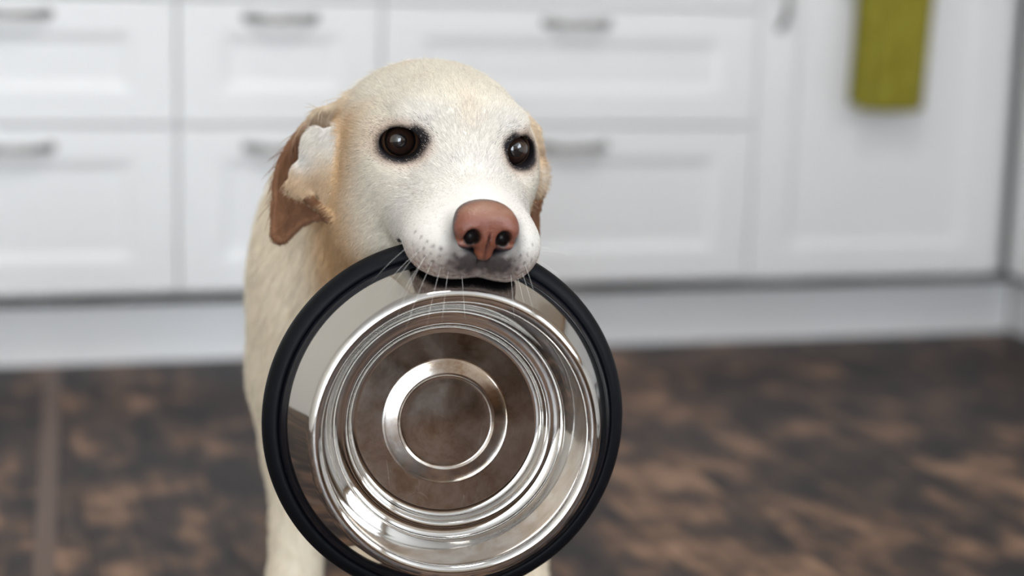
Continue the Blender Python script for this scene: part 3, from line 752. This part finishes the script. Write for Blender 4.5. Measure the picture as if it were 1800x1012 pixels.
# --- fur
def fur(count_head, count_body):
    T = np.concatenate([Q[:, [0, 1, 2]], Q[:, [0, 2, 3]]]); a, b, c = V[T[:, 0]], V[T[:, 1]], V[T[:, 2]]
    ar = np.linalg.norm(np.cross(b - a, c - a), axis=1) / 2; cen = (a + b + c) / 3; p = w2h(cen)
    headw = sst(p[:, 1], -95, -60) * (np.linalg.norm(p, axis=1) < 260)
    g, _, _ = eye_g(p)
    nosem = ((p[:, 0] / 23) ** 2 + ((p[:, 2] + 35) / 17.5) ** 2 < 1) & (p[:, 1] > 84)
    bald = (g < 1.04) | nosem
    q = cen - BC; hb = q @ BN; rho = np.linalg.norm(q - hb[:, None] * BN, axis=1)
    bald |= (hb > -.02) & (hb < .055) & (rho < .1235) & (rho - np.interp(hb, [-.013, -.006, .004, .0095, .0105, .028, .042, .0505], [.1215, .1228, .1200, .1125, .1095, .1022, .0972, .0912]) < .0032)
    out = []
    for w_, cnt, hd in ((ar * headw * ~bald, count_head, True), (ar * (1 - headw), count_body, False)):
        cs = np.cumsum(w_); i = np.searchsorted(cs, rng.random(cnt) * cs[-1]); i = np.clip(i, 0, len(T) - 1)
        r1, r2 = rng.random(cnt), rng.random(cnt); s = np.sqrt(r1); w0, w1, w2 = 1 - s, s * (1 - r2), s * r2
        root = a[i] * w0[:, None] + b[i] * w1[:, None] + c[i] * w2[:, None]
        nn = VN[T[i, 0]] * w0[:, None] + VN[T[i, 1]] * w1[:, None] + VN[T[i, 2]] * w2[:, None]; nn /= np.linalg.norm(nn, axis=1)[:, None]
        pl = w2h(root); jit = rng.normal(size=cnt)
        col = coat(root, nn, jit * .5)
        if hd:
            fl_ = pl - np.array([0, 104, -12]); fl_ /= np.linalg.norm(fl_, axis=1)[:, None]
            fl_[:, 2] -= .35 * sst(-pl[:, 2], 5, 50) + .25 * sst(np.abs(pl[:, 0]), 40, 60)
            ear = (sample_field(EAR, root) < .002) & (np.abs(pl[:, 0]) > 56)
            fl_[ear] = np.array([0, 0, -1.0]) + fl_[ear] * .3
            tuft = (sample_field(TUFT, root) < .002) & (np.abs(pl[:, 0]) > 52)
            fl_[tuft] = np.array([0, 0, -1.0]) + np.stack([np.sign(pl[tuft, 0]) * .6, 0 * pl[tuft, 0], 0 * pl[tuft, 0]], 1)
            flow = fl_ @ HA
            ln = 4.2 + 2.6 * sst(-pl[:, 1], -10, 40) + 2.5 * sst(-pl[:, 1], 40, 75); ln *= 1 - .55 * sst(pl[:, 1], 30, 75)
            gg, inn, upp = eye_g(pl); ln *= .42 + .58 * sst(gg, 1.2, 2.2)
            ln[ear] = 3.2; ln[tuft] = 5.0
            rad = .00011
        else:
            flow = np.tile(np.array([0, .35, -1.0]), (cnt, 1)); ln = np.full(cnt, 14.0); ln *= .55 + .45 * sst(root[:, 2], .12, .3); rad = .00022
        flow = flow + rng.normal(size=(cnt, 3)) * .16
        flow -= nn * (flow * nn).sum(1)[:, None]; flow /= np.maximum(np.linalg.norm(flow, axis=1), 1e-9)[:, None]
        ln = ln / 1000 * (.7 + .6 * rng.random(cnt)); lift = .34 + .16 * rng.random(cnt)
        pts = [root - nn * .0004]
        for st_, lf in ((.35, 1.0), (.35, .55), (.3, .2)):
            d = flow + nn * (lift * lf)[:, None]; d /= np.linalg.norm(d, axis=1)[:, None]; pts.append(pts[-1] + d * (ln * st_)[:, None])
        shade = np.clip(1 + .13 * rng.normal(size=cnt), .6, 1.3)[:, None]
        out.append((np.stack(pts, 1), np.clip(col * shade, 0, .95), rad))
    return out
M_FUR = mat('dog_fur', rough=.55, spec=.25)
at = N(M_FUR, 'ShaderNodeAttribute', attribute_name='coat'); L(M_FUR, at.outputs['Color'], P(M_FUR).inputs['Base Color'])
def strands(name, P4, col, rad, m, parent, taper=(1, .9, .65, .12)):
    hcv = bpy.data.hair_curves.new(name); n, k = P4.shape[:2]
    hcv.add_curves([k] * n)
    hcv.attributes['position'].data.foreach_set('vector', P4.astype(np.float32).ravel())
    ra = hcv.attributes.get('radius') or hcv.attributes.new('radius', 'FLOAT', 'POINT')
    ra.data.foreach_set('value', np.tile(np.array(taper, np.float32) * rad, n))
    ca = hcv.attributes.new('coat', 'FLOAT_COLOR', 'CURVE'); cc = np.ones((n, 4), np.float32); cc[:, :3] = col; ca.data.foreach_set('color', cc.ravel())
    o = bpy.data.objects.new(name, hcv); COL.objects.link(o); hcv.materials.append(m); under(o, parent); o['kind'] = 'stuff'
    return o
FUR = fur(180000, 110000)
strands('face_fur', *FUR[0], M_FUR, dog); strands('coat_fur', *FUR[1], M_FUR, dog)

# --- whiskers
wp = []
for u, v, du, dv, ln in ((741,416,-.9,.55,.045),(751,424,-.8,.8,.05),(762,432,-.75,.9,.05),(735,441,-.9,.7,.04),(747,451,-.6,1,.045),(760,459,-.5,1,.05),(775,468,-.3,1,.04),(788,476,-.15,1,.035),(812,484,.1,1,.03),
                          (922,462,.4,1,.03),(918,478,.35,1,.036),(910,488,.3,1,.03),(927,446,.9,.4,.04),(934,430,1,.1,.045),(932,440,1,-.1,.04),(898,482,.1,1,.03)):
    h_ = hit(u, v)
    if h_ is None: continue
    d = RT * du - UP * dv - FW * .55; d /= np.linalg.norm(d); pts = [h_ - d * .001]
    for i in range(3):
        d = d - UP * .12 + FW * .12; d /= np.linalg.norm(d); pts.append(pts[-1] + d * ln / 3)
    wp.append(pts)
strands('whiskers', np.array(wp), np.tile(np.array([.75, .72, .68]), (len(wp), 1)), .00007, M_FUR, dog)

# --- eyes
def eye_mat():
    m = mat('dog_eye', rough=.4, spec=.15, coat=1.0); P(m).inputs['Coat Roughness'].default_value = .0; P(m).inputs['Coat IOR'].default_value = 1.75
    tc = N(m, 'ShaderNodeTexCoord'); sp = N(m, 'ShaderNodeSeparateXYZ'); L(m, tc.outputs['Object'], sp.inputs[0])
    cx = N(m, 'ShaderNodeCombineXYZ'); L(m, sp.outputs[0], cx.inputs[0]); L(m, sp.outputs[1], cx.inputs[1])
    ln = N(m, 'ShaderNodeVectorMath', operation='LENGTH'); L(m, cx.outputs[0], ln.inputs[0])
    mr = N(m, 'ShaderNodeMath', operation='MULTIPLY'); mr.inputs[1].default_value = 1 / .013; L(m, ln.outputs['Value'], mr.inputs[0])
    r = ramp(m, [(.0, (.004, .003, .004)), (.34, (.004, .003, .004)), (.40, (.030, .014, .008)), (.66, (.022, .010, .007)), (.74, (.003, .003, .003)), (.79, (.004, .003, .003)), (.84, (.12, .065, .035)), (.95, (.16, .08, .05))])
    L(m, mr.outputs[0], r.inputs[0]); L(m, r.outputs[0], P(m).inputs['Base Color'])
    return m
M_EYE = eye_mat()
for s, (c, fwd, r_, u_) in zip((-1, 1), EYES):
    m = MB(); prof = []
    for q in np.linspace(0.001, math.pi, 40):
        rr, zz = .013 * math.sin(q), .013 * math.cos(q)
        if q < .70: zz += .0011 * (1 - (q / .70) ** 2)
        prof.append((rr, zz))
    m.lathe(prof[::-1], 48); o = m.build('eye', M_EYE, None, True)
    cw = h2w(c); iris = px(*((703, 247.5) if s < 0 else (906, 263.5)), 1.2125 if s < 0 else 1.231)
    z_ = iris - cw; z_ /= np.linalg.norm(z_); x_ = np.cross(UP, z_); x_ /= np.linalg.norm(x_); y_ = np.cross(z_, x_)
    o.matrix_world = Matrix([[x_[0], y_[0], z_[0], cw[0]], [x_[1], y_[1], z_[1], cw[1]], [x_[2], y_[2], z_[2], cw[2]], [0, 0, 0, 1]])
    bpy.context.view_layer.update(); under(o, dog)
    o['label'] = 'dark brown glossy eye'

# --- nose leather
def nose():
    g = .6; x = np.arange(-28, 28, g); y = np.arange(68, 116, g); z = np.arange(-62, -8, g)
    p = np.stack(np.meshgrid(x, y, z, indexing='ij'), -1); pm = p.copy(); pm[..., 0] = np.abs(pm[..., 0])
    def E_(c, r): return ell_d(pm - np.array(c, float), np.array(r, float))
    def C_(a, b, ra, rb):
        a = np.array(a, float); b = np.array(b, float); q = pm - a; ab = b - a; t = np.clip(q @ ab / (ab @ ab), 0, 1)
        return np.linalg.norm(q - t[..., None] * ab, axis=-1) - (ra + (rb - ra) * t)
    d = E_((0, 89, -29), (20, 16.5, 12.5))
    d = smin(d, E_((11, 95, -33.5), (10.5, 10.5, 10)), 4)
    d = smin(d, E_((0, 94, -37), (9, 11.5, 11)), 4)
    d = smin(d, C_((0, 97, -40), (0, 94.5, -49), 6.5, 6), 3)
    d = smin(d, E_((13.5, 91, -43), (8, 9, 6.5)), 2.5)
    d = smax(d, -E_((10.3, 105, -38.5), (5.5, 12, 6.1)), 2.0)
    d = smax(d, -C_((10.5, 104, -41.5), (19, 99, -42.5), 2.3, 1.7), 1.6)
    d = smax(d, -C_((0, 106.5, -33), (0, 103.2, -41), .3, 1.1), 1.2); d = smax(d, -C_((0, 103.2, -41), (0, 100.6, -56), 1.1, 1.2), 1.2)
    d = d + .12 * (np.sin(p[..., 0] * 2.3 + np.sin(p[..., 2] * 1.7)) * np.sin(p[..., 2] * 2.1 + np.sin(p[..., 1] * 2)))
    v, q = surface_nets(d, x, y, z); v = laplace(v, q, 2, .5)
    X_, Y_, Z_ = v.T; ax = np.abs(X_)
    c = np.tile(np.array([.20, .068, .042]), (len(v), 1))
    c = mixc(c, np.array([.28, .15, .098]), .9 * sst(Z_, -28, -20) * (.4 + .6 * vnoise(v, .35)))
    c = mixc(c, np.array([.20, .065, .035]), .8 * sst(-Z_, 36, 42))
    c = mixc(c, np.array([.030, .022, .028]), np.clip(sst(ax, 17.5, 21.5) * sst(-Y_, -99, -93) + .95 * sst(-Y_, -95, -86) + sst(-Z_, 43.5, 46.5) * sst(ax, 5, 9), 0, 1))
    hole = np.minimum(np.linalg.norm((np.stack([ax, Y_, Z_], 1) - np.array([10.2, 101, -39])) / np.array([5.8, 12, 6.3]), axis=1), 9)
    c = mixc(c, np.array([.003, .002, .002]), .98 * (1 - sst(hole, .8, 1.05)) * (Y_ < 104.2))
    c = mixc(c, np.array([.06, .02, .015]), .8 * np.exp(-(X_ / 1.2) ** 2) * sst(-Z_, 33, 37))
    o = new_obj('nose', h2w(v), [tuple(int(i) for i in r) for r in q], None, None, True)
    m = mat('nose_leather', rough=.38, spec=.55); at = N(m, 'ShaderNodeAttribute', attribute_name='coat'); L(m, at.outputs['Color'], P(m).inputs['Base Color'])
    noise_bump(m, 620, .6, .0009, detail=6); o.data.materials.append(m)
    a = o.data.color_attributes.new('coat', 'FLOAT_COLOR', 'POINT'); k = np.ones((len(v), 4), np.float32); k[:, :3] = np.clip(c, 0, 1); a.data.foreach_set('color', k.ravel())
    o['label'] = 'pink-brown leathery nose'; under(o, dog)
nose()
